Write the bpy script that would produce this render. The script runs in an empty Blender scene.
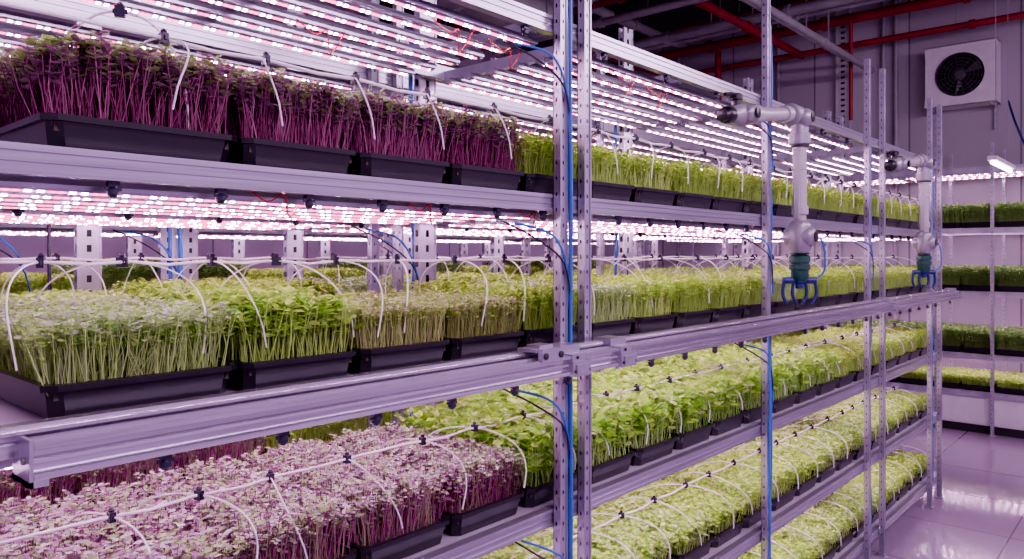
import bpy, math, random
import numpy as np
from mathutils import Vector
random.seed(4)
SC = bpy.context.scene
COL = SC.collection

# ------------------------------------------------------------------ materials
def new_mat(name):
    m = bpy.data.materials.new(name); m.use_nodes = True
    nt = m.node_tree
    for n in list(nt.nodes): nt.nodes.remove(n)
    out = nt.nodes.new('ShaderNodeOutputMaterial')
    return m, nt, out

def pbr(name, col, rough=0.5, metal=0.0, noise=0.12, scale=12.0, bump=0.0, spec=0.5, stretch=None):
    m, nt, out = new_mat(name)
    b = nt.nodes.new('ShaderNodeBsdfPrincipled')
    tc = nt.nodes.new('ShaderNodeTexCoord')
    nz = nt.nodes.new('ShaderNodeTexNoise'); nz.inputs['Scale'].default_value = scale; nz.inputs['Detail'].default_value = 5
    if stretch:
        mp = nt.nodes.new('ShaderNodeMapping'); mp.inputs['Scale'].default_value = stretch
        nt.links.new(tc.outputs['Object'], mp.inputs['Vector']); nt.links.new(mp.outputs[0], nz.inputs['Vector'])
    else:
        nt.links.new(tc.outputs['Object'], nz.inputs['Vector'])
    cr = nt.nodes.new('ShaderNodeValToRGB')
    cr.color_ramp.elements[0].position = 0.3; cr.color_ramp.elements[1].position = 0.7
    cr.color_ramp.elements[0].color = [c*(1-noise) for c in col] + [1]
    cr.color_ramp.elements[1].color = [min(1, c*(1+noise)) for c in col] + [1]
    nt.links.new(nz.outputs['Fac'], cr.inputs['Fac'])
    nt.links.new(cr.outputs['Color'], b.inputs['Base Color'])
    b.inputs['Roughness'].default_value = rough
    b.inputs['Metallic'].default_value = metal
    b.inputs['Specular IOR Level'].default_value = spec
    if bump > 0:
        bp = nt.nodes.new('ShaderNodeBump'); bp.inputs['Strength'].default_value = bump
        nt.links.new(nz.outputs['Fac'], bp.inputs['Height'])
        nt.links.new(bp.outputs['Normal'], b.inputs['Normal'])
    nt.links.new(b.outputs['BSDF'], out.inputs['Surface'])
    return m

M_ALU = pbr('aluminium', (0.42, 0.39, 0.49), 0.30, 0.72, 0.2, 9)
M_ALUX = pbr('brushed_aluminium', (0.43, 0.40, 0.50), 0.28, 0.75, 0.24, 6, stretch=(0.3,14,14))
M_RAIL = pbr('rail_aluminium', (0.52, 0.48, 0.57), 0.20, 0.82, 0.22, 6, stretch=(0.3,14,14))
M_DECK = pbr('white_deck', (0.44, 0.38, 0.48), 0.5, 0.2, 0.12, 6)
M_BLACK = pbr('black_plastic', (0.007, 0.006, 0.010), 0.33, 0, 0.2, 20)
M_CLIP = pbr('clip_plastic', (0.012, 0.010, 0.03), 0.35, 0, 0.2, 20)
M_SOIL = pbr('growing_medium', (0.06, 0.045, 0.035), 0.95, 0, 0.4, 60, 0.6)
M_WHITE = pbr('white_plastic', (0.60, 0.56, 0.62), 0.4, 0, 0.06, 8)
M_TUBE = pbr('white_tube', (0.84, 0.80, 0.86), 0.35, 0, 0.04, 8)
M_ARM = pbr('arm_paint', (0.44, 0.41, 0.46), 0.32, 0.25, 0.1, 8)
M_ARMJ = pbr('arm_joint_paint', (0.30, 0.28, 0.33), 0.35, 0.35, 0.16, 8)
M_BLUE = pbr('blue_rubber', (0.02, 0.12, 0.48), 0.4, 0, 0.15, 10)
M_DBLUE = pbr('dark_blue_paint', (0.008, 0.015, 0.12), 0.35, 0.2, 0.15, 10)
M_GREEN = pbr('green_coupling', (0.003, 0.05, 0.036), 0.4, 0, 0.15, 10)
M_RED = pbr('red_pipe_paint', (0.20, 0.013, 0.015), 0.55, 0, 0.25, 4)
M_REDW = pbr('red_wire_rubber', (0.6, 0.03, 0.04), 0.45, 0, 0.1, 4)
M_GREY = pbr('grey_conduit', (0.26, 0.24, 0.28), 0.5, 0.2, 0.15, 4)
M_PALE = pbr('pale_strut', (0.46, 0.43, 0.48), 0.45, 0.3, 0.1, 4)
M_DARK = pbr('dark_recess', (0.01, 0.01, 0.012), 0.6, 0, 0.2, 8)
M_CEIL = pbr('ceiling_dark', (0.04, 0.03, 0.045), 0.9, 0, 0.3, 1.5)

def wall_mat(name, col, pw, ph):
    m, nt, out = new_mat(name)
    b = nt.nodes.new('ShaderNodeBsdfPrincipled')
    tc = nt.nodes.new('ShaderNodeTexCoord')
    sx = nt.nodes.new('ShaderNodeSeparateXYZ'); cx = nt.nodes.new('ShaderNodeCombineXYZ')
    ad = nt.nodes.new('ShaderNodeMath'); ad.operation = 'ADD'
    nt.links.new(tc.outputs['Object'], sx.inputs[0])
    nt.links.new(sx.outputs['X'], ad.inputs[0]); nt.links.new(sx.outputs['Y'], ad.inputs[1])
    nt.links.new(ad.outputs[0], cx.inputs['X']); nt.links.new(sx.outputs['Z'], cx.inputs['Y'])
    br = nt.nodes.new('ShaderNodeTexBrick')
    br.offset = 0.0; br.inputs['Scale'].default_value = 1
    br.inputs['Brick Width'].default_value = pw; br.inputs['Row Height'].default_value = ph
    br.inputs['Mortar Size'].default_value = 0.012
    br.inputs['Color1'].default_value = list(col)+[1]
    br.inputs['Color2'].default_value = [c*0.88 for c in col]+[1]
    br.inputs['Mortar'].default_value = [c*0.4 for c in col]+[1]
    nt.links.new(cx.outputs[0], br.inputs['Vector'])
    nt.links.new(br.outputs['Color'], b.inputs['Base Color'])
    b.inputs['Roughness'].default_value = 0.55
    bp = nt.nodes.new('ShaderNodeBump'); bp.inputs['Strength'].default_value = 0.3; bp.invert = True
    nt.links.new(br.outputs['Fac'], bp.inputs['Height']); nt.links.new(bp.outputs['Normal'], b.inputs['Normal'])
    nt.links.new(b.outputs['BSDF'], out.inputs['Surface'])
    return m
M_WALL = wall_mat('wall_panels', (0.37, 0.33, 0.40), 1.2, 3.0)
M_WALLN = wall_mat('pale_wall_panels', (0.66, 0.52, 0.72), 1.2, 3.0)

def floor_mat():
    m, nt, out = new_mat('floor_tiles')
    b = nt.nodes.new('ShaderNodeBsdfPrincipled')
    tc = nt.nodes.new('ShaderNodeTexCoord')
    br = nt.nodes.new('ShaderNodeTexBrick'); br.offset = 0.0
    br.inputs['Scale'].default_value = 1; br.inputs['Brick Width'].default_value = 0.9; br.inputs['Row Height'].default_value = 0.9
    br.inputs['Mortar Size'].default_value = 0.006
    br.inputs['Color1'].default_value = (0.29, 0.215, 0.32, 1); br.inputs['Color2'].default_value = (0.26, 0.19, 0.29, 1)
    br.inputs['Mortar'].default_value = (0.14, 0.10, 0.155, 1)
    nt.links.new(tc.outputs['Object'], br.inputs['Vector'])
    nz = nt.nodes.new('ShaderNodeTexNoise'); nz.inputs['Scale'].default_value = 3
    nt.links.new(tc.outputs['Object'], nz.inputs['Vector'])
    mr = nt.nodes.new('ShaderNodeMapRange'); mr.inputs['To Min'].default_value = 0.03; mr.inputs['To Max'].default_value = 0.14
    nt.links.new(nz.outputs['Fac'], mr.inputs['Value']); nt.links.new(mr.outputs[0], b.inputs['Roughness'])
    nt.links.new(br.outputs['Color'], b.inputs['Base Color'])
    b.inputs['Specular IOR Level'].default_value = 1.0
    nt.links.new(b.outputs['BSDF'], out.inputs['Surface'])
    return m
M_FLOOR = floor_mat()

def led_mat():
    m, nt, out = new_mat('led_strip_glow')
    tc = nt.nodes.new('ShaderNodeTexCoord'); sx = nt.nodes.new('ShaderNodeSeparateXYZ')
    nt.links.new(tc.outputs['Object'], sx.inputs[0])
    oi = nt.nodes.new('ShaderNodeObjectInfo')
    d = nt.nodes.new('ShaderNodeMath'); d.operation = 'DIVIDE'; d.inputs[1].default_value = 0.075
    nt.links.new(sx.outputs['X'], d.inputs[0])
    ad = nt.nodes.new('ShaderNodeMath'); ad.operation = 'ADD'
    nt.links.new(d.outputs[0], ad.inputs[0]); nt.links.new(oi.outputs['Random'], ad.inputs[1])
    f = nt.nodes.new('ShaderNodeMath'); f.operation = 'FRACT'; nt.links.new(ad.outputs[0], f.inputs[0])
    cr = nt.nodes.new('ShaderNodeValToRGB'); cr.color_ramp.interpolation='CONSTANT'
    els=cr.color_ramp.elements
    W=(1.0,0.60,1.0,1); G=(0.035,0.009,0.03,1); R_=(0.13,0.006,0.028,1)
    els[0].position=0.0; els[0].color=W
    els[1].position=0.16; els[1].color=G
    for p,c in ((0.28,W),(0.44,G),(0.54,R_),(0.68,G),(0.76,R_),(0.90,G)):
        e_=els.new(p); e_.color=c
    nt.links.new(f.outputs[0], cr.inputs['Fac'])
    e = nt.nodes.new('ShaderNodeEmission'); e.inputs['Strength'].default_value = 66.0
    nt.links.new(cr.outputs['Color'], e.inputs['Color'])
    nt.links.new(e.outputs[0], out.inputs['Surface'])
    return m
M_LED = led_mat()
def emi(name, col, s):
    m, nt, out = new_mat(name)
    e = nt.nodes.new('ShaderNodeEmission'); e.inputs['Color'].default_value = list(col)+[1]; e.inputs['Strength'].default_value = s
    nt.links.new(e.outputs[0], out.inputs['Surface']); return m
M_LAMP = emi('lamp_glow', (1.0, 0.84, 0.98), 12)

def leaf_mat():
    m, nt, out = new_mat('leaf')
    at = nt.nodes.new('ShaderNodeAttribute'); at.attribute_name = 'Col'
    b = nt.nodes.new('ShaderNodeBsdfPrincipled'); b.inputs['Roughness'].default_value = 0.5
    b.inputs['Specular IOR Level'].default_value = 0.35
    t = nt.nodes.new('ShaderNodeBsdfTranslucent')
    mx = nt.nodes.new('ShaderNodeMixShader'); mx.inputs[0].default_value = 0.42
    nt.links.new(at.outputs['Color'], b.inputs['Base Color']); nt.links.new(at.outputs['Color'], t.inputs['Color'])
    nt.links.new(b.outputs[0], mx.inputs[1]); nt.links.new(t.outputs[0], mx.inputs[2])
    nt.links.new(mx.outputs[0], out.inputs['Surface']); return m
M_LEAF = leaf_mat()

# ------------------------------------------------------------------ mesh builder
class MB:
    def __init__(s): s.v=[]; s.f=[]; s.m=[]
    def quad(s, a, b, c, d, mi=0):
        n=len(s.v); s.v += [a,b,c,d]; s.f.append((n,n+1,n+2,n+3)); s.m.append(mi)
    def box(s, x0,x1,y0,y1,z0,z1, mi=0):
        n=len(s.v)
        s.v += [(x0,y0,z0),(x1,y0,z0),(x1,y1,z0),(x0,y1,z0),(x0,y0,z1),(x1,y0,z1),(x1,y1,z1),(x0,y1,z1)]
        for q in ((3,2,1,0),(4,5,6,7),(0,1,5,4),(1,2,6,5),(2,3,7,6),(3,0,4,7)):
            s.f.append(tuple(n+i for i in q)); s.m.append(mi)
        return s
    def frame(s, path):
        P=[Vector(p) for p in path]; T=[]
        for i in range(len(P)):
            a=P[max(0,i-1)]; b=P[min(len(P)-1,i+1)]; T.append((b-a).normalized())
        ref = Vector((0,0,1)) if abs(T[0].z)<0.9 else Vector((1,0,0))
        U=[]; u=(ref - T[0]*ref.dot(T[0])).normalized()
        for t in T:
            u=(u - t*u.dot(t)); u = u.normalized() if u.length>1e-6 else t.orthogonal().normalized()
            U.append(u.copy())
        return P,T,U
    def tube(s, path, r, n=8, mi=0, radii=None):
        P,T,U = s.frame(path); base=len(s.v)
        for i,(p,t,u) in enumerate(zip(P,T,U)):
            w=t.cross(u); rr = radii[i] if radii else r
            for k in range(n):
                a=2*math.pi*k/n
                q=p+u*(rr*math.cos(a))+w*(rr*math.sin(a)); s.v.append(tuple(q))
        for i in range(len(P)-1):
            for k in range(n):
                k2=(k+1)%n
                s.f.append((base+i*n+k, base+i*n+k2, base+(i+1)*n+k2, base+(i+1)*n+k)); s.m.append(mi)
        s.f.append(tuple(base+k for k in reversed(range(n)))); s.m.append(mi)
        e=base+(len(P)-1)*n
        s.f.append(tuple(e+k for k in range(n))); s.m.append(mi)
        return s
    def lathe(s, p0, axis, prof, n=20, mi=0):
        ax=Vector(axis).normalized(); p0=Vector(p0)
        u=ax.orthogonal().normalized(); w=ax.cross(u); base=len(s.v)
        for d,r in prof:
            for k in range(n):
                a=2*math.pi*k/n; q=p0+ax*d+u*(r*math.cos(a))+w*(r*math.sin(a)); s.v.append(tuple(q))
        for i in range(len(prof)-1):
            for k in range(n):
                k2=(k+1)%n
                s.f.append((base+i*n+k, base+i*n+k2, base+(i+1)*n+k2, base+(i+1)*n+k)); s.m.append(mi)
        s.f.append(tuple(base+k for k in reversed(range(n)))); s.m.append(mi)
        e=base+(len(prof)-1)*n
        s.f.append(tuple(e+k for k in range(n))); s.m.append(mi)
        return s
    def extrude_x(s, prof, x0, x1, mi=0):
        n=len(prof); b=len(s.v)
        s.v += [(x0,y,z) for y,z in prof]+[(x1,y,z) for y,z in prof]
        for k in range(n):
            k2=(k+1)%n; s.f.append((b+k,b+k2,b+n+k2,b+n+k)); s.m.append(mi)
        s.f.append(tuple(b+k for k in reversed(range(n)))); s.m.append(mi)
        s.f.append(tuple(b+n+k for k in range(n))); s.m.append(mi)
        return s
    def mesh(s, name, mats, smooth=False):
        me=bpy.data.meshes.new(name); me.from_pydata(s.v,[],s.f)
        if not isinstance(mats,(list,tuple)): mats=[mats]
        for m in mats: me.materials.append(m)
        me.polygons.foreach_set('material_index', s.m)
        if smooth:
            me.polygons.foreach_set('use_smooth',[True]*len(me.polygons))
            me.set_sharp_from_angle(angle=math.radians(38))
        me.update(); return me

def add(name, data, loc=(0,0,0), parent=None, rot=None, **props):
    o=bpy.data.objects.new(name, data); COL.objects.link(o)
    o.location=loc
    if rot: o.rotation_euler=rot
    if parent: o.parent=parent
    for k,v in props.items(): o[k]=v
    return o

def smooth_path(pts, sub=6):
    P=[Vector(p) for p in pts]; out=[]
    for i in range(len(P)-1):
        p0=P[max(0,i-1)];p1=P[i];p2=P[i+1];p3=P[min(len(P)-1,i+2)]
        for k in range(sub):
            t=k/sub
            out.append(0.5*((2*p1)+(-p0+p2)*t+(2*p0-5*p1+4*p2-p3)*t*t+(-p0+3*p1-3*p2+p3)*t**3))
    out.append(P[-1]); return out

# ------------------------------------------------------------------ layout constants
XS0,XS1=0.20,7.08
PX=[0.225,1.893,2.022,3.485,5.045,5.365,6.63,6.95]
TIERS=[2.19,1.69,1.185,0.68,0.18]
LT=2.70; CZ=2.0
BAYS=[(0.28,1.87),(2.05,3.45),(3.53,5.01),(5.40,6.60)]

# ------------------------------------------------------------------ room
add('floor', MB().box(-4,10.7,-4,9,-0.1,0).mesh('floor',M_FLOOR), kind='structure')
add('ceiling', MB().box(-4,10.7,-4,9,5.35,5.45).mesh('ceiling',M_CEIL), kind='structure')
add('wall_east', MB().box(10.6,10.7,-4,9,0,5.35).mesh('wall_east',M_WALL), kind='structure')
add('wall_north', MB().box(-4,10.6,8.0,8.1,0,5.35).mesh('wall_north',M_WALLN), kind='structure')
add('baseboard_east', MB().box(10.57,10.6,-4,8,0,0.12).mesh('baseboard',M_DARK), kind='structure')

# ------------------------------------------------------------------ perforated post
def post_mesh(h, w=0.034, d=0.028, hw=.0035, hl=.012, pit=.05):
    mb=MB(); t=0.003
    def perf(face):
        if face=='front': P=lambda a,z:(a,-d/2,z); W=w
        else: P=lambda a,z:(-w/2,a,z); W=d
        a0,a1=-W/2,W/2
        q=[(a0,-hw),(hw,a1)]
        for (s,e) in q: mb.quad(P(s,0),P(e,0),P(e,h),P(s,h))
        z=0.0
        while z<h:
            z2=min(z+pit-hl,h)
            mb.quad(P(-hw,z),P(hw,z),P(hw,z2),P(-hw,z2)); z+=pit
    perf('front'); perf('side')
    for a,b in ((-w/2-.002,-w/2+.004),(w/2-.004,w/2+.002)): mb.box(a,b,-d/2-.004,-d/2,0,h)
    mb.box(w/2-t,w/2,-d/2,d/2,0,h)
    mb.box(-w/2,w/2-t,d/2-t,d/2,0,h)
    mb.box(-w/2-0.012,w/2+0.012,-d/2-0.012,d/2+0.012,0,0.012)
    mb.box(-2*hw,2*hw,-0.004,0.004,0.1,h-0.05,1)
    return mb.mesh('post',[M_ALU,M_DARK])
POST=post_mesh(3.24)
POSTW=post_mesh(3.24,w=.085,d=.034,hw=.009,hl=.028,pit=.06)

def build_rack(y0, y1, tiers, label, wide_front=False, extra=()):
    root=add('shelving_rack', None, (XS0, y0, 0), label=label, category='storage rack', group='grow racks')
    for i,x in enumerate(PX):
        add('post', POSTW if wide_front else POST, (x-XS0, -.018, 0), root)
        if i!=1: add('post', POSTW, (x-XS0, y1-y0+.022, 0), root)
    for x in extra: add('post', POSTW, (x-XS0, y1-y0+.022, 0), root)
    L=XS1-XS0; W=y1-y0
    bm=MB()
    bm.box(0,L,0,0.028,-0.050,0.004); bm.box(0,L,-0.004,0,-0.008,0.004); bm.box(0,L,-0.004,0,-0.050,-0.040); bm.box(0,L,-0.003,0,-0.027,-0.022)
    BEAM=bm.mesh('shelf_beam',M_ALUX)
    dk=MB().box(0,L,0.028,W-0.028,-0.008,0)
    DECK=dk.mesh('shelf_deck',M_DECK)
    CB=MB().box(-0.018,0.018,0.028,W-0.028,-0.045,-0.008).mesh('cross_bar',M_ALU)
    xs=[]
    for a,b in BAYS: xs += [a+0.05,(a+b)/2,b-0.05]
    for z in tiers:
        add('shelf_beam',BEAM,(0,0,z),root)
        add('shelf_beam',BEAM,(L,W,z),root,rot=(0,0,math.pi))
        add('shelf_deck',DECK,(0,0,z),root)
        for x in xs: add('cross_bar',CB,(x-XS0,0,z),root)
    add('shelf_beam',BEAM,(0,0,LT+0.06),root); add('shelf_beam',BEAM,(L,W,LT+0.06),root,rot=(0,0,math.pi))
    for x in xs: add('cross_bar',CB,(x-XS0,0,LT+0.05),root)
    return root

YA=(1.50,2.25); YB=(2.46,3.21); YC=(4.35,5.10)
build_rack(*YA, TIERS, "tall aluminium grow rack with perforated posts beside the aisle")
build_rack(*YB, TIERS[:4], "aluminium grow rack standing behind the aisle rack", False, (1.10,2.75))
build_rack(*YC, TIERS[:3], "aluminium grow rack across a narrow gap from the others", True, (2.75,))

# ------------------------------------------------------------------ LED bars
def led_pair(L, wide=0.042):
    hb=MB().extrude_x([(-wide/2,0.004),(-wide/2,0.012),(-wide*0.28,0.026),(wide*0.28,0.026),(wide/2,0.012),(wide/2,0.004),(0.010,0.004),(0.010,0.0),(-0.010,0.0),(-0.010,0.004)],0,L)
    H=hb.mesh('led_light_bar',M_ALU)
    S=MB().box(0.02,L-0.02,-0.0048,0.0048,-0.003,0.0).mesh('led_strip',M_LED)
    return H,S
LEDM={}
def led_row(y0,y1,ztop,n,grp):
    for a,b in BAYS:
        L=round(b-a,2)
        if L not in LEDM: LEDM[L]=led_pair(L)
        H,S=LEDM[L]
        for i in range(n):
            y=y0+0.075+(y1-y0-0.15)*(i/(n-1))
            o=add('led_light_bar',H,(a,y,ztop-0.026),label="slim aluminium LED grow light bar glowing pinkish white",category='grow light',group=grp)
            add('led_strip',S,(0,0,0),o)
g="LED grow light bars under the shelves"
led_row(*YA,LT+0.005,6,g)
led_row(*YA,TIERS[0]-0.045,5,g)
for z in TIERS[1:4]: led_row(*YA,z-0.045,7,g)
led_row(*YB,LT+0.005,5,g)
led_row(*YB,TIERS[0]-0.045,5,g)
led_row(*YB,TIERS[1]-0.045,4,g)
led_row(*YC,LT+0.005,5,g)
led_row(*YC,TIERS[0]-0.045,5,g)

# ------------------------------------------------------------------ trays and greens
def tray_meshes():
    mb=MB()
    def ring(hx,hy,z,c=.02):
        return [(-hx+c,-hy,z),(hx-c,-hy,z),(hx,-hy+c,z),(hx,hy-c,z),(hx-c,hy,z),(-hx+c,hy,z),(-hx,hy-c,z),(-hx,-hy+c,z)]
    rings=[ring(.138,.304,0),ring(.143,.310,.003),ring(.150,.322,.058),ring(.1585,.330,.058),ring(.1595,.331,.070),ring(.148,.319,.071),ring(.142,.312,.045)]
    for r in rings: mb.v+=r
    mb.f.append(tuple(reversed(range(8)))); mb.m.append(0)
    for i in range(len(rings)-1):
        for k in range(8):
            k2=(k+1)%8; mb.f.append((i*8+k,i*8+k2,i*8+8+k2,i*8+8+k)); mb.m.append(0)
    t=mb.mesh('microgreens_tray',M_BLACK)
    s=MB().box(-.1405,.1405,-.3125,.3125,.04,.056).mesh('growing_medium',M_SOIL)
    return t,s
TRAY,SOIL=tray_meshes()

LU=np.array([[0,0,0],[.24,-.40,.05],[.24,.40,.05],[.70,-.47,.02],[.70,.47,.02],[1,0,-.10],[.5,0,-.08]])
LF=np.array([[0,2,6],[2,4,6],[4,5,6],[5,3,6],[3,1,6],[1,0,6]])
def greens(name, seed, h, stemc, leafc, llen, lwid, nl=4, sp=0.0125, hv=.12, stem_r=.0011, lean=.12, low=0.3, pitch=(0.0,0.7), lowr=(.55,.92), topc=None, mix=.65):
    R=np.random.RandomState(seed)
    W,Dp=.300,.636
    gx=np.arange(-W/2,W/2,sp); gy=np.arange(-Dp/2,Dp/2,sp)
    X,Y=np.meshgrid(gx,gy); X=X.ravel()+R.uniform(-sp*.6,sp*.6,X.size); Y=Y.ravel()+R.uniform(-sp*.6,sp*.6,Y.size)
    N=X.size
    mound=1+.035*np.sin(X*37+seed)+.035*np.sin(Y*23+seed*2)
    rim=1-.12*np.clip((np.abs(X)/(W/2)-.8)/.2,0,1)**2
    H=h*mound*rim*(1+R.normal(0,hv*.5,N)); H=np.clip(H,h*.55,h*1.2)
    base=np.stack([X*.95,Y*.96,np.full(N,.05)],1)
    ed=np.stack([X/(W/2)*.35,Y/(Dp/2)*.35],1)
    ln=R.normal(0,lean,(N,2))+ed*lean*1.2
    top=base+np.stack([ln[:,0]*H,ln[:,1]*H,H],1)
    mid=(base+top)/2+np.stack([R.normal(0,.004,N),R.normal(0,.004,N),np.zeros(N)],1)
    V=[];F=[];C=[];off=0
    sc=np.array(stemc)[R.randint(0,len(stemc),N)]*(R.uniform(.7,1.25,(N,1)))
    ang=np.array([0,2.094,4.189])
    ring=np.stack([np.cos(ang),np.sin(ang),np.zeros(3)],1)*stem_r
    sv=np.concatenate([base[:,None]+ring*1.1, mid[:,None]+ring, top[:,None]+ring*.8],1)
    V.append(sv.reshape(-1,3)); C.append(np.repeat(sc,9,0))
    q=[]
    for l in (0,3):
        for k in range(3):
            k2=(k+1)%3; q.append([l+k,l+k2,l+3+k2,l+3+k])
    q=np.array(q); F+= (q[None]+ (np.arange(N)*9)[:,None,None]).reshape(-1,4).tolist(); off=N*9
    idx=np.repeat(np.arange(N),nl); K=idx.size
    az=np.repeat(R.uniform(0,6.28,N),nl)+np.tile(np.arange(nl)*(6.283/nl),N)+R.normal(0,.45,K)
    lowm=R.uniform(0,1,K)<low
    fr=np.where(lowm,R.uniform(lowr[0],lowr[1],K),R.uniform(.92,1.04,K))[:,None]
    org=base[idx]+(top[idx]-base[idx])*fr
    pt=R.uniform(pitch[0],pitch[1],K)
    a=np.stack([np.cos(az)*np.cos(pt),np.sin(az)*np.cos(pt),np.sin(pt)],1)
    s=np.stack([-np.sin(az),np.cos(az),R.normal(0,.25,K)],1)
    n=np.cross(a,s)
    L=(llen*R.uniform(.6,1.2,K))[:,None]; Wd=(lwid*R.uniform(.7,1.15,K))[:,None]
    lv=org[:,None]+a[:,None]*(L*LU[:,0])[:,:,None]+s[:,None]*(Wd*LU[:,1])[:,:,None]+n[:,None]*(L*LU[:,2])[:,:,None]
    V.append(lv.reshape(-1,3))
    lc=np.array(leafc)
    c=lc[R.randint(0,len(lc),K)]
    if topc is not None:
        tcx=np.array(topc); m=(~lowm)&(R.uniform(0,1,K)<mix)
        pc=R.randint(0,len(tcx),N)[idx]
        c=np.where(m[:,None],tcx[pc],c)
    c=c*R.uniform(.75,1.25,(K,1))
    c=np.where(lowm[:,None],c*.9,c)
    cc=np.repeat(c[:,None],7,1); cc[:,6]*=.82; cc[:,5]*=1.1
    C.append(cc.reshape(-1,3))
    F+= (LF[None]+(off+np.arange(K)*7)[:,None,None]).reshape(-1,3).tolist()
    V=np.concatenate(V); C=np.clip(np.concatenate(C),0,.95)
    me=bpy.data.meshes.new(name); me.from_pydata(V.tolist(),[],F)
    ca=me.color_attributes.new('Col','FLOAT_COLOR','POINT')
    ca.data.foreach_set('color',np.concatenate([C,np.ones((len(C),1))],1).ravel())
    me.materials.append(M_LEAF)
    me.polygons.foreach_set('use_smooth',[True]*len(me.polygons))
    me.update(); return me

KINDS={}
def kind(key,label,**kw):
    sd=sum(map(ord,key))
    KINDS[key]=([greens('microgreens',s,**kw) for s in (sd,sd+50)],label)
kind('purple',"black tray of tall dark purple microgreens with magenta stems",h=.155,
     stemc=[(.38,.08,.22),(.27,.05,.15),(.48,.16,.30)],leafc=[(.24,.11,.20),(.32,.14,.26),(.40,.27,.32),(.26,.36,.12)],
     topc=[(.44,.62,.20),(.36,.56,.14),(.56,.70,.34),(.44,.28,.38),(.30,.13,.24),(.42,.60,.18),(.54,.60,.42)],mix=.85,llen=.017,lwid=.0140,nl=9,low=.50,lowr=(.60,.97),stem_r=.0011,hv=.14,sp=.0100)
kind('pale',"black tray of pale whitish green lacy microgreens",h=.130,
     stemc=[(.54,.74,.22),(.62,.76,.34)],leafc=[(.48,.74,.18),(.60,.80,.36),(.40,.70,.10),(.36,.64,.07)],
     topc=[(.66,.78,.50),(.62,.66,.56),(.52,.78,.28),(.76,.84,.64),(.46,.74,.20)],llen=.0125,lwid=.0098,nl=7,low=.42,lowr=(.62,.96),stem_r=.0010,sp=.0100)
kind('broad',"black tray of bright green broad-leaved seedlings",h=.14,
     stemc=[(.54,.76,.18)],leafc=[(.44,.76,.06),(.54,.82,.12),(.36,.68,.05),(.62,.86,.22)],llen=.028,lwid=.021,nl=5,sp=.0145,low=.5,lowr=(.5,.96),hv=.20,stem_r=.0013)
kind('olive',"black tray of olive green microgreens with brownish tips",h=.118,
     stemc=[(.54,.66,.18),(.50,.52,.22)],leafc=[(.42,.66,.09),(.50,.52,.20),(.52,.72,.22),(.36,.60,.06)],
     topc=[(.52,.46,.30),(.56,.70,.24),(.58,.56,.38),(.44,.68,.13)],llen=.0120,lwid=.0094,nl=7,low=.4,lowr=(.65,.96),sp=.0102,stem_r=.0010)
kind('green',"black tray of dense yellow-green microgreens",h=.13,
     stemc=[(.62,.82,.20),(.54,.78,.16)],leafc=[(.52,.82,.06),(.62,.88,.12),(.42,.74,.04),(.74,.92,.28)],llen=.018,lwid=.0142,nl=6,sp=.0118,low=.42,lowr=(.6,.96),hv=.20)
kind('pinkish',"black tray of microgreens with pinkish pale leaves and purple stems",h=.125,
     stemc=[(.44,.12,.27),(.38,.09,.24),(.50,.40,.28)],leafc=[(.42,.18,.34),(.32,.11,.25),(.50,.30,.44),(.38,.52,.18),(.46,.60,.26)],
     topc=[(.52,.70,.32),(.68,.76,.54),(.44,.64,.22),(.54,.32,.50),(.76,.76,.72),(.44,.20,.38),(.62,.72,.46),(.66,.54,.66)],mix=.85,llen=.0140,lwid=.0118,nl=5,low=.30,hv=.26,sp=.0110,stem_r=.0011,pitch=(-.1,.5))
kind('basil',"black tray of bright green leafy basil seedlings",h=.155,
     stemc=[(.50,.78,.20)],leafc=[(.44,.80,.05),(.54,.86,.12),(.36,.72,.035),(.68,.92,.28)],llen=.038,lwid=.029,nl=5,sp=.0190,low=.5,lowr=(.4,.95),hv=.34,stem_r=.0017,pitch=(-.1,.8))
kind('light',"black tray of light green small-leaved microgreens",h=.10,
     stemc=[(.62,.82,.26)],leafc=[(.54,.86,.12),(.64,.90,.24),(.46,.80,.07),(.76,.93,.40)],llen=.024,lwid=.018,nl=5,sp=.0142,low=.4,lowr=(.6,.96),hv=.3,pitch=(-.1,.7))
kind('short',"black tray of short yellow-green microgreens",h=.10,
     stemc=[(.62,.82,.20),(.54,.78,.16)],leafc=[(.52,.84,.08),(.62,.88,.15),(.44,.78,.05),(.74,.93,.32)],llen=.022,lwid=.017,nl=5,sp=.0142,low=.42,lowr=(.6,.96),hv=.3,pitch=(-.1,.7))
kind('dark',"black tray of deep green microgreens",h=.19,
     stemc=[(.36,.52,.16)],leafc=[(.22,.46,.09),(.30,.56,.13),(.18,.39,.07),(.42,.64,.22)],llen=.026,lwid=.019,nl=6,low=.45,lowr=(.4,.95),hv=.3,sp=.0155)

cnt=0
def place_tray(kd,loc,grp,rz=0.0,sx=1.0):
    global cnt; cnt+=1
    vs,lab=KINDS[kd]
    t=add('microgreens_tray',TRAY,loc,label=lab,category='plant tray',group=grp,rot=(0,0,rz))
    t.scale=(sx,1,1)
    add('growing_medium',SOIL,(0,0,0),t)
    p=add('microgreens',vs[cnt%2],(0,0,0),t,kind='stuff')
    if (cnt//2)%2: p.rotation_euler=(0,0,math.pi)
PITCH=.3225; T0=.515
def tier_kind(t,i,row):
    if row=='A':
        if t==0: return 'purple' if i<4 else 'green'
        if t==1: return ['pale','broad','olive','olive'][i] if i<4 else ('green' if i%5 else 'pale')
        if t==2: return 'pinkish' if i<4 else ('basil' if i<13 else 'green')
        return 'light' if (i//4)%2 else 'short'
    if t==0: return 'purple' if i<3 else 'green'
    if t==2: return 'pinkish' if i<3 else 'green'
    return ['light','green','pale','green'][(i//2)%4]
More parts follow.
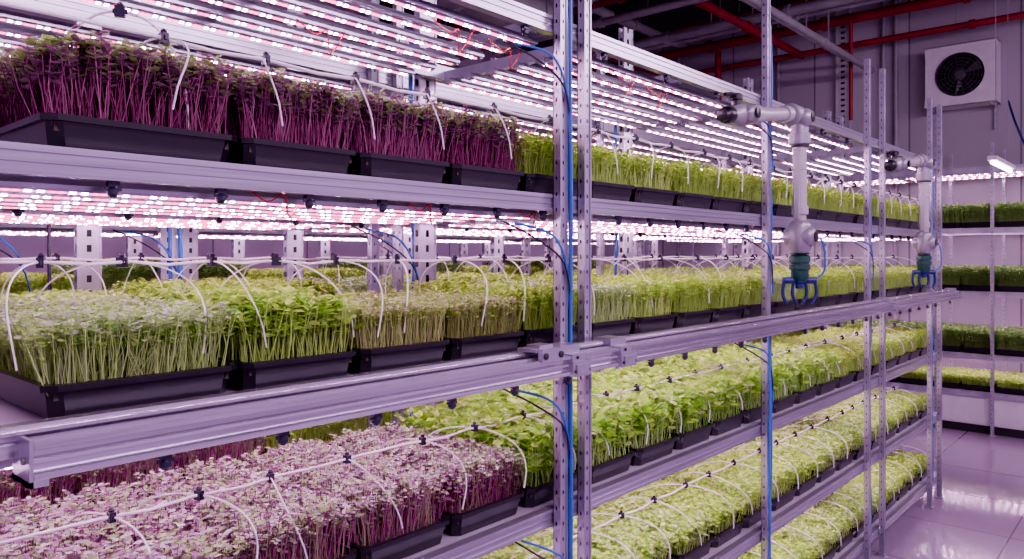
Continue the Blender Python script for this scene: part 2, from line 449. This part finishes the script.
def row_trays(row,t,z,y,i0,grp,kd=None):
    for i in range(i0,20):
        k=kd(i) if kd else tier_kind(t,i,row)
        if i==0:
            x0,x1=.445,T0+PITCH
            place_tray(k,((x0+x1)/2,y,z),grp,0,(x1-x0-.006)/.319)
        else: place_tray(k,(T0+PITCH*(i+.5),y,z),grp,0,.985 if i<4 else .955)
for t,z in enumerate(TIERS): row_trays('A',t,z,1.865,4 if t>=3 else 0,"microgreen trays on the aisle rack")
for t,z in enumerate(TIERS[:4]): row_trays('B',t,z,2.835,6 if t==3 else 0,"microgreen trays on the second rack")
for t,z in enumerate(TIERS[:2]): row_trays('C',t,z,4.725,0,"microgreen trays on the rear rack",lambda i:'dark' if (i//3)%2 else 'green')

# ------------------------------------------------------------------ irrigation hoops + header
def hoop_mesh(hh,a,r,fz,sk,ex=.8):
    pts=[]
    for k in range(25):
        th=math.pi*k/24
        pts.append((sk*math.sin(th*2)+sk*.6*math.sin(th),-a*math.cos(th),fz+(hh-fz)*(max(0,math.sin(th))**ex)))
    m=MB().tube(pts,r,6).mesh('irrigation_hoop',M_TUBE,True)
    dx=sk*.6
    c=MB(); c.box(dx-.007,dx+.007,-.010,.010,hh-.012,hh+.010); c.lathe((dx,0,hh+.009),(0,0,1),[(0,.005),(.005,.007),(.010,.004)],8)
    c.box(dx-.003,dx+.003,-.014,.014,hh-.005,hh+.004)
    return m,c.mesh('tube_clip',M_CLIP)
def hoops(yc,z,hh,grp,x0=.62,step=.215,cut=6.95,a=.215,r=.0024,fz=.08,jit=.03,rj=.3,hr=.0042,ex=.8,growth=0.0):
    MV=[hoop_mesh(hh,a*q,r,fz,s,ex) for q,s in ((1,.012),(.93,-.02),(1.0,.03))]
    R=random.Random(int(z*100))
    x=x0;xs=[]
    while x<cut:
        HM,CM=R.choice(MV)
        o=add('irrigation_hoop',HM,(x+R.uniform(-jit,jit),yc,z),label="thin white plastic hoop tube arching over the seedlings",category='irrigation hoop',group=grp,rot=(0,0,R.uniform(-rj,rj)))
        add('tube_clip',CM,(0,0,0),o)
        xs.append(x); x+=step; step=min(step+growth,.34)
    pts=[(x0-.34,yc,z+hh)]
    for i,xx in enumerate(xs):
        nx=xs[i+1] if i+1<len(xs) else xx+step
        pts.append((xx,yc,z+hh)); pts.append(((xx+nx)/2,yc+R.uniform(-.006,.006),z+hh-R.uniform(.001,.009)))
    add('irrigation_pipe',MB().tube(smooth_path(pts,2),hr,7).mesh('irrigation_pipe',M_TUBE,True),label="long white irrigation pipe running above the trays",category='irrigation pipe',group='irrigation pipes')
hg="irrigation hoops over the trays"
hoops(1.580,TIERS[0],.262,hg,x0=.66,step=.262,a=.080,r=.0022,rj=.25,hr=.0044,ex=.6,fz=.10,jit=.02)
HM,CM=hoop_mesh(.315,.13,.0028,.07,.0,.75)
o=add('irrigation_hoop',HM,(.62,1.64,TIERS[0]),label="wide white plastic hoop tube arching over purple seedlings",category='irrigation hoop',group=hg,rot=(0,0,1.0)); add('tube_clip',CM,(0,0,0),o)
hoops(1.757,TIERS[1],.295,hg,x0=.52,step=.165,a=.225,r=.0018,fz=.10,rj=.8,ex=.75,hr=.0036,growth=.012,jit=.04)
hoops(1.757,TIERS[2],.240,hg,x0=.62,r=.0021,rj=.2,a=.232,fz=.09,hr=.0036,growth=.006)
hoops(1.757,TIERS[3],.225,hg,x0=2.4,step=.27,r=.0024,a=.235,fz=.07,rj=.15,ex=.65)
hoops(1.757,TIERS[4],.225,hg,x0=3.6,step=.27,r=.0024,a=.235,fz=.07,rj=.15,ex=.65)
hoops(2.72,TIERS[1],.30,hg,x0=.60,step=.24,r=.0020,rj=.7,growth=.01)

# ------------------------------------------------------------------ guide rail in front of mid tier
r=MB()
X0,X1=.385,7.14
r.extrude_x([(0,0),(0,.010),(.014,.014),(.014,.024),(.003,.027),(.003,.033),(.014,.037),(.014,.045),(0,.049),(0,.058),(.024,.058),(.024,.064),(.036,.064),(.036,0)],X0,X1)
r.extrude_x([(.052,.030),(.052,.052),(.062,.056),(.062,.062),(.047,.067),(.047,.073),(.055,.076),(.055,.081),(.085,.081),(.085,.030)],.20,X1)
r.extrude_x([(.036,.026),(.036,.036),(.052,.036),(.052,.026)],X0,X1)
rail=add('guide_rail',r.mesh('guide_rail',M_RAIL),(0,1.36,1.640),label="long grooved aluminium guide rail bolted along the rack front",category='rail')
blk=MB(); blk.box(-.045,.045,-.006,.10,-.006,.040); blk.box(-.045,.018,-.003,.10,.040,.062)
blk.box(-.055,.035,.030,.10,.062,.086); blk.box(-.030,.030,-.011,-.006,.002,.030)
for sx in (-.034,.034):
    blk.lathe((sx,-.006,.010),(0,-1,0),[(0,.005),(.004,.005),(.005,.003)],8,1)
blk.lathe((-.02,-.003,.051),(0,-1,0),[(0,.005),(.004,.005),(.005,.003)],8,1)
BLK=blk.mesh('rail_bracket',[M_ALU,M_DARK])
for x in (1.84,2.10,5.2,7.08): add('rail_bracket',BLK,(x,0,0),rail)
eb=MB(); eb.box(-.008,.020,-.004,.085,-.010,0); eb.box(-.008,-.002,-.004,.085,-.010,.066)
eb.lathe((-.008,.020,.030),(-1,0,0),[(0,.006),(.004,.006),(.005,.004)],8,1)
add('end_bracket',eb.mesh('end_bracket',[M_ALU,M_GREY]),(.385,0,0),rail)
ca=MB(); ca.box(-.060,.060,.010,.080,.081,.090); ca.box(-.050,.050,-.006,.010,.052,.090); ca.box(-.030,.030,.020,.070,.090,.098)
for sx in (-.035,.035):
    ca.lathe((sx,-.006,.070),(0,-1,0),[(0,.010),(.004,.010),(.006,.006)],12,1)
CA=ca.mesh('rail_carriage',[M_ALU,M_DARK])
add('rail_carriage',CA,(1.70,1.36,1.640),label="small bolted aluminium carriage riding on the guide rail",category='rail carriage')

cl=MB(); cl.box(-.010,.010,-.007,.009,-.010,0.002); cl.lathe((0,0,-.010),(0,0,-1),[(0,.006),(.006,.011),(.015,.011),(.021,.005)],10); cl.box(-.015,.015,-.003,.003,-.018,-.011)
CLIP=cl.mesh('cable_clip',M_CLIP,True)
def clips(y,z,x0,x1,step=.215):
    x=x0
    while x<x1:
        if all(abs(x-p)>.03 for p in PX):
            add('cable_clip',CLIP,(x,y,z),label="small dark plastic clip fixed under the rail",category='clip',group='cable clips under the rails')
        x+=step
clips(1.515,TIERS[0]-.050,.56,6.9)
clips(1.38,1.640,.60,6.9,.24)
clips(1.515,LT+.010,.9,6.9,.43)
clips(2.475,TIERS[0]-.050,.66,4.5,.3)

# ------------------------------------------------------------------ cables
def cable(pts,r,mat,label,nm='cable',grp='cables along the posts'):
    add(nm,MB().tube(smooth_path(pts,5),r,6).mesh(nm,mat,True),label=label,category='cable',group=grp)
def vcable(x,y,z0,z1,sd,r=.006,w=.010,sp=.22,mat=None):
    R=random.Random(sd); pts=[]; z=z0
    while z<z1:
        pts.append((x+R.uniform(-w,w),y+R.uniform(-.004,.004),z)); z+=sp
    pts.append((x,y,z1))
    if mat: cable(pts,r,mat,"black cable running down the rack post",'black_cable')
    else: cable(pts,r,M_BLUE,"bright blue cable running down the rack post",'blue_cable')
vcable(1.930,1.475,.3,3.2,1,.0065,.008,.3); vcable(1.918,1.458,.1,3.2,2,.0055,.008,.4); vcable(1.948,1.482,.1,3.2,61,.004,.006,.3,M_CLIP)
vcable(3.515,1.47,.2,3.1,4,.006); vcable(3.530,1.48,.2,2.7,5,.005); vcable(3.470,1.455,.2,1.62,55,.006)
vcable(5.08,1.47,.2,2.7,6,.005); vcable(6.67,1.47,.2,2.7,7)
vcable(1.98,2.30,1.3,2.9,8,.010); vcable(1.47,3.25,1.3,2.9,9,.011); vcable(1.43,3.25,1.3,2.9,10,.009); vcable(3.44,2.30,1.3,2.9,12,.008)
vcable(.98,3.26,1.3,2.9,13,.007,.01,.3,M_CLIP)
for (x,y,z,s) in [(1.92,1.49,2.10,1),(1.92,1.49,1.58,1),(1.92,1.49,1.10,.8),(1.92,1.49,2.66,1),(3.52,1.49,2.10,.9),(3.52,1.49,1.58,.9),(3.52,1.49,2.66,.8),(5.1,1.49,2.10,.8),(1.98,2.28,2.10,1.2),(1.47,3.25,2.1,1.2),(.9,3.25,2.1,1.1),(2.75,3.27,2.1,1.2)]:
    cable([(x-.17*s,y+.06,z),(x-.10*s,y-.02,z-.03),(x-.04*s,y-.03,z-.09*s),(x-.005,y-.03,z-.20*s),(x+.012,y-.025,z-.32*s)],.0040,M_BLUE,"blue cable looping from the light bars",'blue_cable')
    cable([(x-.20*s,y+.08,z+.005),(x-.12*s,y,z-.055),(x-.03,y-.03,z-.13*s),(x+.004,y-.03,z-.26*s)],.0032,M_CLIP,"thin black cable looping from the light bars",'black_cable')
for (x,y,z) in [(1.45,1.60,2.66),(1.7,1.62,2.66),(2.6,1.6,2.66),(1.2,1.9,2.66),(2.3,1.56,2.66),(.85,1.56,2.14),(1.3,1.56,2.14),(1.75,1.56,2.14)]:
    cable([(x,y,z+.02),(x+.04,y-.03,z-.02),(x+.09,y-.02,z+.0),(x+.13,y+.02,z-.05),(x+.17,y,z+.02)],.002,M_REDW,"thin red wire dangling from a light bar",'red_wire','red wires by the light bars')

# ------------------------------------------------------------------ robotic arm
def arm(x,y,lab):
    root=add('robotic_arm',None,(x,y,2.0),label=lab,category='robotic arm',group='robotic arms over the rail')
    A=Vector((-.03,.005,.690)); B=Vector((-.60,.028,.610)); d=(B-A).normalized(); L=(B-A).length
    h=MB(); h.lathe(A,d,[(0,.031),(.10,.031),(.10,.040),(.15,.040),(.15,.031),(L-.16,.031),(L-.16,.042),(L-.10,.042),(L-.10,.030),(L,.030)],20)
    add('horizontal_link',h.mesh('horizontal_link',M_ARM,True),(0,0,0),root)
    j=MB(); j.lathe(B-d*.05,d,[(0,.030),(.012,.044),(.03,.050),(.08,.050),(.10,.044),(.115,.034),(.15,.034)],22)
    j.lathe(B+d*.0+Vector((0,-.072,0)),(0,1,0),[(0,.016),(.006,.030),(.02,.040),(.12,.040),(.13,.030)],20)
    j.lathe(B+Vector((0,-.074,0)),(0,-1,0),[(0,.022),(.008,.022),(.010,.012)],16,1)
    j.lathe(B+d*.10,d,[(0,.037),(.035,.037),(.045,.026),(.07,.026),(.075,.014)],18,1)
    j.lathe(B+d*.04+Vector((0,0,.03)),(0,0,1),[(0,.020),(.03,.020),(.035,.028),(.055,.028),(.062,.016)],16,1)
    j.tube(smooth_path([B+d*.04+Vector((0,0,.07)),B+d*.07+Vector((0,0,.088)),B+d*.14+Vector((0,0,.088))],4),.009,8,1)
    add('base_joint',j.mesh('base_joint',[M_ARMJ,M_BLACK],True),(0,0,0),root,label="grey joint with dark end fitting")
    e=MB()
    e.tube(smooth_path([(-.08,.007,.684),(-.04,.005,.690),(-.010,0,.682),(.002,0,.65),(.002,0,.61),(.002,0,.57)],4),.043,20)
    e.lathe((-.075,.007,.683),Vector((-1,.04,-.13)),[(0,.044),(.005,.052),(.035,.052),(.042,.038)],20)
    e.lathe((-.115,.012,.678),Vector((-1,.04,-.13)),[(0,.034),(.002,.0385),(.010,.0385),(.012,.034)],20,1)
    e.lathe((.002,0,.60),(0,0,-1),[(0,.043),(.005,.053),(.055,.053),(.065,.038)],20)
    e.lathe((.002,0,.542),(0,0,-1),[(0,.034),(.002,.045),(.010,.045),(.012,.034)],20,1)
    e.lathe((-.005,.064,.672),(0,-1,0),[(0,.02),(.006,.032),(.02,.044),(.045,.046),(.085,.046),(.11,.044),(.124,.032),(.130,.026)],22)
    e.lathe((-.005,-.066,.672),(0,-1,0),[(0,.024),(.005,.024),(.007,.014)],18,1)
    add('elbow_joint',e.mesh('elbow_joint',[M_ARMJ,M_BLACK],True),(0,0,0),root)
    v=MB(); v.lathe((.002,0,.54),(0,0,-1),[(0,.033),(.10,.033),(.105,.037),(.12,.037),(.125,.033),(.30,.033),(.30,.041),(.34,.041),(.34,.031),(.40,.031)],20)
    v.box(-.042,-.031,-.012,.012,.18,.50)
    add('vertical_link',v.mesh('vertical_link',M_ARM,True),(0,0,0),root)
    w=MB(); w.lathe((.002,0,.17),(0,0,-1),[(0,.034),(.012,.050),(.03,.056),(.11,.056),(.14,.050),(.165,.034)],22)
    w.lathe((.002,.078,.09),(0,-1,0),[(0,.024),(.008,.038),(.02,.048),(.05,.050),(.105,.050),(.136,.048),(.148,.038),(.156,.026)],22)
    w.lathe((.002,-.078,.09),(0,-1,0),[(0,.026),(.005,.026),(.007,.016)],18,1)
    w.lathe((.062,0,.09),(1,0,0),[(-.02,.026),(0,.03),(.012,.028),(.016,.016)],16)
    w.lathe((.002,0,.012),(0,0,-1),[(0,.034),(.002,.046),(.008,.046),(.010,.034)],20,1)
    add('wrist_joint',w.mesh('wrist_joint',[M_ARMJ,M_BLACK],True),(0,0,0),root)
    c=MB(); c.lathe((.002,0,.002),(0,0,-1),[(0,.036),(.01,.050),(.037,.050),(.039,.044),(.047,.044),(.049,.050),(.072,.050),(.077,.042),(.117,.042),(.127,.035)],20)
    add('coupling',c.mesh('coupling',M_GREEN,True),(0,0,0),root,label="dark green threaded coupling")
    q=Vector((.665,-.7466,0))
    gp=MB(); gp.tube([tuple(q*-.080+Vector((0,0,-.125))),tuple(q*.080+Vector((0,0,-.125)))],.017,10); gp.lathe((0,0,-.105),(0,0,-1),[(0,.03),(.03,.03),(.035,.02),(.06,.02)],12)
    G=add('gripper',gp.mesh('gripper',M_DBLUE,True),(0,0,0),root,label="dark navy gripper")
    for sx in (-.074,-.026,.026,.074):
        f=MB(); k=1 if sx>0 else -1
        pp=[(sx,-.125),(sx+k*.008,-.165),(sx+k*.006,-.205),(sx-k*.012,-.24)]
        f.tube(smooth_path([tuple(q*a+Vector((0,0,b))) for a,b in pp],4),.0085,8)
        add('gripper_finger',f.mesh('gripper_finger',M_DBLUE,True),(0,0,0),G)
    hs=MB(); hs.tube(smooth_path([tuple(q*a+Vector((0,-.01,b))) for a,b in [(.05,.10),(.10,.07),(.115,-.01),(.11,-.08),(.07,-.12)]],5),.005,8)
    add('air_hose',hs.mesh('air_hose',M_BLUE,True),(0,0,0),root,label="blue air hose")
arm(3.70,1.40,"grey-white jointed robotic arm with green coupling and blue gripper")
arm(6.10,1.40,"grey-white jointed robotic arm hanging near the rack end")

# ------------------------------------------------------------------ wall rack at the far end
WX=9.72; 
wr=add('shelving_rack',None,(WX,-.2,0),label="aluminium grow rack standing against the end wall",category='storage rack')
WT=[2.30,1.59,.89,.47]
W_Y0,W_Y1=-.2,5.2; LW=W_Y1-W_Y0
for yy in (0,.98,1.75,2.3,3.6,LW):
    for xx in (-.018,.72): add('post',POST,(xx,yy,0),wr)
wb=MB().box(0,.028,0,LW,-.06,.004).mesh('shelf_beam',M_ALU); wd=MB().box(.028,.70,0,LW,-.008,0).mesh('shelf_deck',M_DECK)
for z in WT+[2.98]:
    add('shelf_beam',wb,(0,0,z),wr); add('shelf_beam',wb,(.70,0,z),wr)
    if z<2.9: add('shelf_deck',wd,(0,0,z),wr)
    else:
        for yy in (.05,1.4,2.8,4.2,5.3): add('cross_bar',MB().box(.028,.70,yy-.02,yy+.02,-.05,-.01).mesh('cross_bar',M_ALU),(0,0,z),wr)
for z in WT[:3]:
    for i in range(15): place_tray('dark',(WX+.36,.05+.33*i,z),"microgreen trays on the end wall rack",-math.pi/2)
for i in range(15): place_tray('short',(WX+.36,.05+.33*i,WT[3]),"microgreen trays on the end wall rack",-math.pi/2)
H,S=led_pair(2.6,.06)
S=MB().box(0.02,2.58,-0.010,0.010,-0.003,0.0).mesh('led_strip',M_LED)
for z in (2.93,2.292,1.582,.882):
    for xx in (.06,.28,.50):
        for yy in (-.15,2.5):
            o=add('led_light_bar',H,(WX+xx,yy,z-.026),label="slim aluminium LED grow light bar glowing pinkish white",category='grow light',group="LED bars on the end wall rack",rot=(0,0,math.pi/2))
            add('led_strip',S,(0,0,0),o)
cb=MB().box(0,.62,0,5.3,.10,.42)
c=add('low_cabinet',cb.mesh('low_cabinet',M_WHITE),(WX+.03,-.15,0),label="low white panelled cabinet under the wall rack",category='cabinet')
add('plinth',MB().box(.04,.58,.02,5.28,0,.10).mesh('plinth',M_DARK),(0,0,0),c)
dm=MB().box(-.012,0,.02,.86,.12,.40).mesh('cabinet_door',M_WHITE)
for i in range(6): add('cabinet_door',dm,(0,.88*i,0),c)

# ------------------------------------------------------------------ wall fan unit
f=add('wall_fan_unit',None,(10.6-.37*.82,1.98,4.17),label="white square wall ventilation unit with black round fan",category='air conditioner')
f.scale=(.82,.82,.82)
hb=MB()
hw,hh_=.46,.45
n=32; R_=.31
outer=[];inner=[]
for k in range(n):
    a=2*math.pi*k/n; cx,cy=math.cos(a),math.sin(a); s=min(hw/abs(cx) if abs(cx)>1e-6 else 9, hh_/abs(cy) if abs(cy)>1e-6 else 9)
    outer.append((0,cx*s,cy*s)); inner.append((0,cx*R_,cy*R_))
for k in range(n):
    k2=(k+1)%n
    hb.quad(outer[k],outer[k2],inner[k2],inner[k])
    i1=inner[k];i2=inner[k2]
    hb.quad(i1,i2,(.12,i2[1],i2[2]),(.12,i1[1],i1[2]),1)
for y_ in (-1,1):
    for z_ in (-1,1): hb.quad((.001,y_*hw,z_*hh_),(.001,y_*hw*.8,z_*hh_),(.001,y_*hw*.8,z_*hh_*.8),(.001,y_*hw,z_*hh_*.8))
hb.box(.0,.36,-hw,-hw+.01,-hh_,hh_); hb.box(0,.36,hw-.01,hw,-hh_,hh_); hb.box(0,.36,-hw,hw,hh_-.01,hh_); hb.box(0,.36,-hw,hw,-hh_,-hh_+.01)
hb.box(.12,.36,-hw+.01,hw-.01,-hh_+.01,hh_-.01,1)
add('housing',hb.mesh('housing',[M_WHITE,M_DARK]),(0,0,0),f)
M_GRILLE=pbr('grille_wire',(.07,.065,.075),.4,.3,.1,8)
gr=MB()
for rr in (.09,.14,.19,.24,.29,.315):
    gr.tube([(-.008,rr*math.cos(2*math.pi*k/28),rr*math.sin(2*math.pi*k/28)) for k in range(29)],.005,5)
for k in range(8):
    a=math.pi*k/8+.2; gr.tube([(-.006,-.31*math.cos(a),-.31*math.sin(a)),(-.006,.31*math.cos(a),.31*math.sin(a))],.004,5)
add('fan_grille',gr.mesh('fan_grille',M_GRILLE,True),(0,0,0),f)
add('fan_hub',MB().lathe((.10,0,0),(-1,0,0),[(0,.085),(.09,.085),(.112,.06)],18).mesh('fan_hub',M_GRILLE,True),(0,0,0),f)
bl=MB(); bl.quad((.05,.0,.05),(.07,.10,.10),(.05,.12,.27),(.08,-.04,.28)); bl.quad((.08,-.04,.28),(.05,.12,.27),(.07,.10,.10),(.05,0,.05))
BL=bl.mesh('fan_blade',M_BLACK)
for k in range(5): add('fan_blade',BL,(0,0,0),f,rot=(2*math.pi*k/5,0,0))
BR=MB().box(.02,.37,-.02,.02,-.49,-.45).box(.33,.37,-.02,.02,-.8,-.45).mesh('mount_bracket',M_ALU)
for yy in (-.40,.40): add('mount_bracket',BR,(0,yy,0),f)

# ------------------------------------------------------------------ overhead pipes and conduits
def pipe(p0,p1,r,mat,label,nm='overhead_pipe',flanges=True,hang=False):
    p0=Vector(p0);p1=Vector(p1);L=(p1-p0).length
    prof=[(0,r)]
    if flanges:
        d=1.2
        while d<L-.2:
            prof+=[(d,r),(d,r*1.35),(d+.06,r*1.35),(d+.06,r)]; d+=1.6
    prof.append((L,r))
    o=add(nm,MB().lathe((0,0,0),(p1-p0),prof,12).mesh(nm,mat,True),tuple(p0),label=label,category='pipe',group='overhead pipes')
    if flanges:
        dr=(p1-p0).normalized(); k=.6
        hm=MB().box(-.006,.006,-.006,.006,0,5.35-p0.z).mesh('hanger_rod',M_GREY)
        while k<L:
            add('hanger_rod',hm,tuple(dr*k),o); k+=2.4
rl="dull red painted sprinkler pipe under the dark ceiling"
gl="grey metal conduit pipe under the ceiling"
pipe((9.9,-1,4.98),(9.9,7.8,4.98),.065,M_RED,rl,'sprinkler_pipe')
pipe((9.5,-1,5.18),(9.5,7.8,5.18),.045,M_RED,rl,'sprinkler_pipe')
pipe((7.6,-1,5.1),(7.6,7.8,5.1),.055,M_RED,rl,'sprinkler_pipe')
pipe((6.8,-1,4.95),(6.8,7.8,4.95),.05,M_RED,rl,'sprinkler_pipe')
pipe((1,6.2,4.9),(10.4,6.2,4.9),.06,M_RED,rl,'sprinkler_pipe')
pipe((1,3.9,4.75),(10.4,3.9,4.75),.05,M_RED,rl,'sprinkler_pipe')
pipe((10.2,-1,4.72),(10.2,7.8,4.72),.040,M_RED,rl,'sprinkler_pipe')
pipe((9.9,4.9,4.98),(9.9,4.9,3.3),.045,M_RED,rl,'sprinkler_pipe',False)
pipe((9.9,3.1,4.98),(9.9,3.1,3.7),.025,M_RED,rl,'sprinkler_pipe',False)
pipe((1,5.5,5.1),(10.4,5.5,5.1),.06,M_GREY,gl,'conduit_pipe')
pipe((8.7,-1,4.85),(8.7,7.8,4.85),.06,M_GREY,gl,'conduit_pipe')
pipe((8.95,-1,4.85),(8.95,7.8,4.85),.035,M_GREY,gl,'conduit_pipe')
pipe((7.2,-1,4.7),(7.2,7.8,4.7),.045,M_GREY,gl,'conduit_pipe')
pipe((6.3,-1,4.65),(6.3,7.8,4.65),.05,M_GREY,gl,'conduit_pipe')
pipe((1,3.0,4.4),(10.4,3.0,4.4),.04,M_GREY,gl,'conduit_pipe')
pipe((1,3.25,4.55),(10.4,3.25,4.55),.025,M_GREY,gl,'conduit_pipe')
pipe((1,6.8,4.3),(10.4,6.8,4.3),.08,M_GREY,gl,'conduit_pipe')
for y in (1.2,2.75,2.9,4.3,5.9): pipe((10.56,y,0.0),(10.56,y,5.35),.03,M_GREY,"grey vertical conduit on the end wall",'conduit_pipe',False)
vt=MB()
vt.box(10.56,10.60,3.32,3.50,2.2,5.35)
for k in range(40): vt.box(10.555,10.56,3.385,3.435,2.26+k*.076,2.29+k*.076,1)
vt.box(10.54,10.56,3.32,3.335,2.2,5.35); vt.box(10.54,10.56,3.485,3.50,2.2,5.35)
add('wall_strut',vt.mesh('wall_strut',[M_PALE,M_DARK]),label="pale perforated vertical metal strut on the end wall",category='strut')
add('trim_1',MB().box(6.0,6.2,-1,7.8,5.0,5.34).mesh('ceiling_beam',M_CEIL),kind='structure')
add('trim_2',MB().box(8.1,8.3,-1,7.8,5.05,5.34).mesh('ceiling_beam',M_CEIL),kind='structure')
def duct(L,loc,rot,lab):
    dct=MB().box(0,L,0,.6,0,.4)
    k=0
    while k*.78<L: dct.box(k*.78,k*.78+.04,-.02,.62,-.02,.42); k+=1
    o=add('air_duct',dct.mesh('air_duct',M_GREY),loc,label=lab,category='air duct',rot=rot,group='overhead air ducts')
    hm=MB().box(-.006,.006,-.006,.006,.4,5.35-loc[2]).mesh('hanger_rod',M_GREY)
    for a in (.4,L-.4):
        for b in (.05,.55): add('hanger_rod',hm,(a,b,0),o)
duct(2.0,(4.1,4.6,4.3),(0,0,0),"grey rectangular ventilation duct near the ceiling")
cable([(10.4,1.5,3.8),(10.2,1.4,3.5),(10.3,1.3,3.2),(10.45,1.2,3.0)],.012,M_DBLUE,"dark cable hanging from the wall unit")

# ------------------------------------------------------------------ tube lights
def tube_light(x0,x1,y,z,zc=5.35):
    o=add('tube_light',MB().box(x0,x1,y-.04,y+.04,z,z+.04).mesh('tube_light',M_WHITE),label="suspended white tube light over the aisle",category='ceiling light',group='suspended tube lights')
    add('light_tube',MB().tube([(x0+.03,y,z-.02),(x1-.03,y,z-.02)],.020,10).mesh('light_tube',M_LAMP,True),(0,0,0),o)
    for xx in (x0+.2,x1-.2):
        add('suspension_wire',MB().tube([(xx,y,z+.04),(xx,y,zc)],.003,5).mesh('suspension_wire',M_GREY),(0,0,0),o)
tube_light(8.5,9.6,1.36,2.92)
for x0 in (-.2,2.6,5.2): tube_light(x0,x0+1.5,.2,3.9)

def area(loc,size,e,rot=(0,0,0),col=(1,.66,1.0)):  # unseen fill lights without fixtures, added to brighten the rack's aisle side
    l=bpy.data.lights.new('aisle_fill_light','AREA'); l.shape='RECTANGLE'; l.size=size[0]; l.size_y=size[1]; l.energy=e; l.color=col
    o=bpy.data.objects.new('aisle_fill_light',l); COL.objects.link(o); o.location=loc; o.rotation_euler=rot
area((2.0,-1.6,4.2),(4,.5),125,(math.radians(35),0,0))
area((6.5,-1.6,4.2),(4,.5),110,(math.radians(35),0,0))

# ------------------------------------------------------------------ world + camera
w=bpy.data.worlds.new('world'); SC.world=w; w.use_nodes=True
bg=w.node_tree.nodes['Background']; bg.inputs[0].default_value=(.82,.45,.94,1); bg.inputs[1].default_value=.62
cam=bpy.data.cameras.new('camera'); co=bpy.data.objects.new('camera',cam); COL.objects.link(co)
cam.lens=36*750/1024; cam.sensor_width=36; cam.shift_y=-24.5/1024
cam.clip_start=.05
co.location=(0,0,CZ); co.rotation_euler=(math.radians(90),0,math.radians(-48.3))
SC.camera=co
SC.view_settings.view_transform='AgX'
try: SC.view_settings.look='AgX - Punchy'
except Exception: pass
SC.view_settings.exposure=1.35
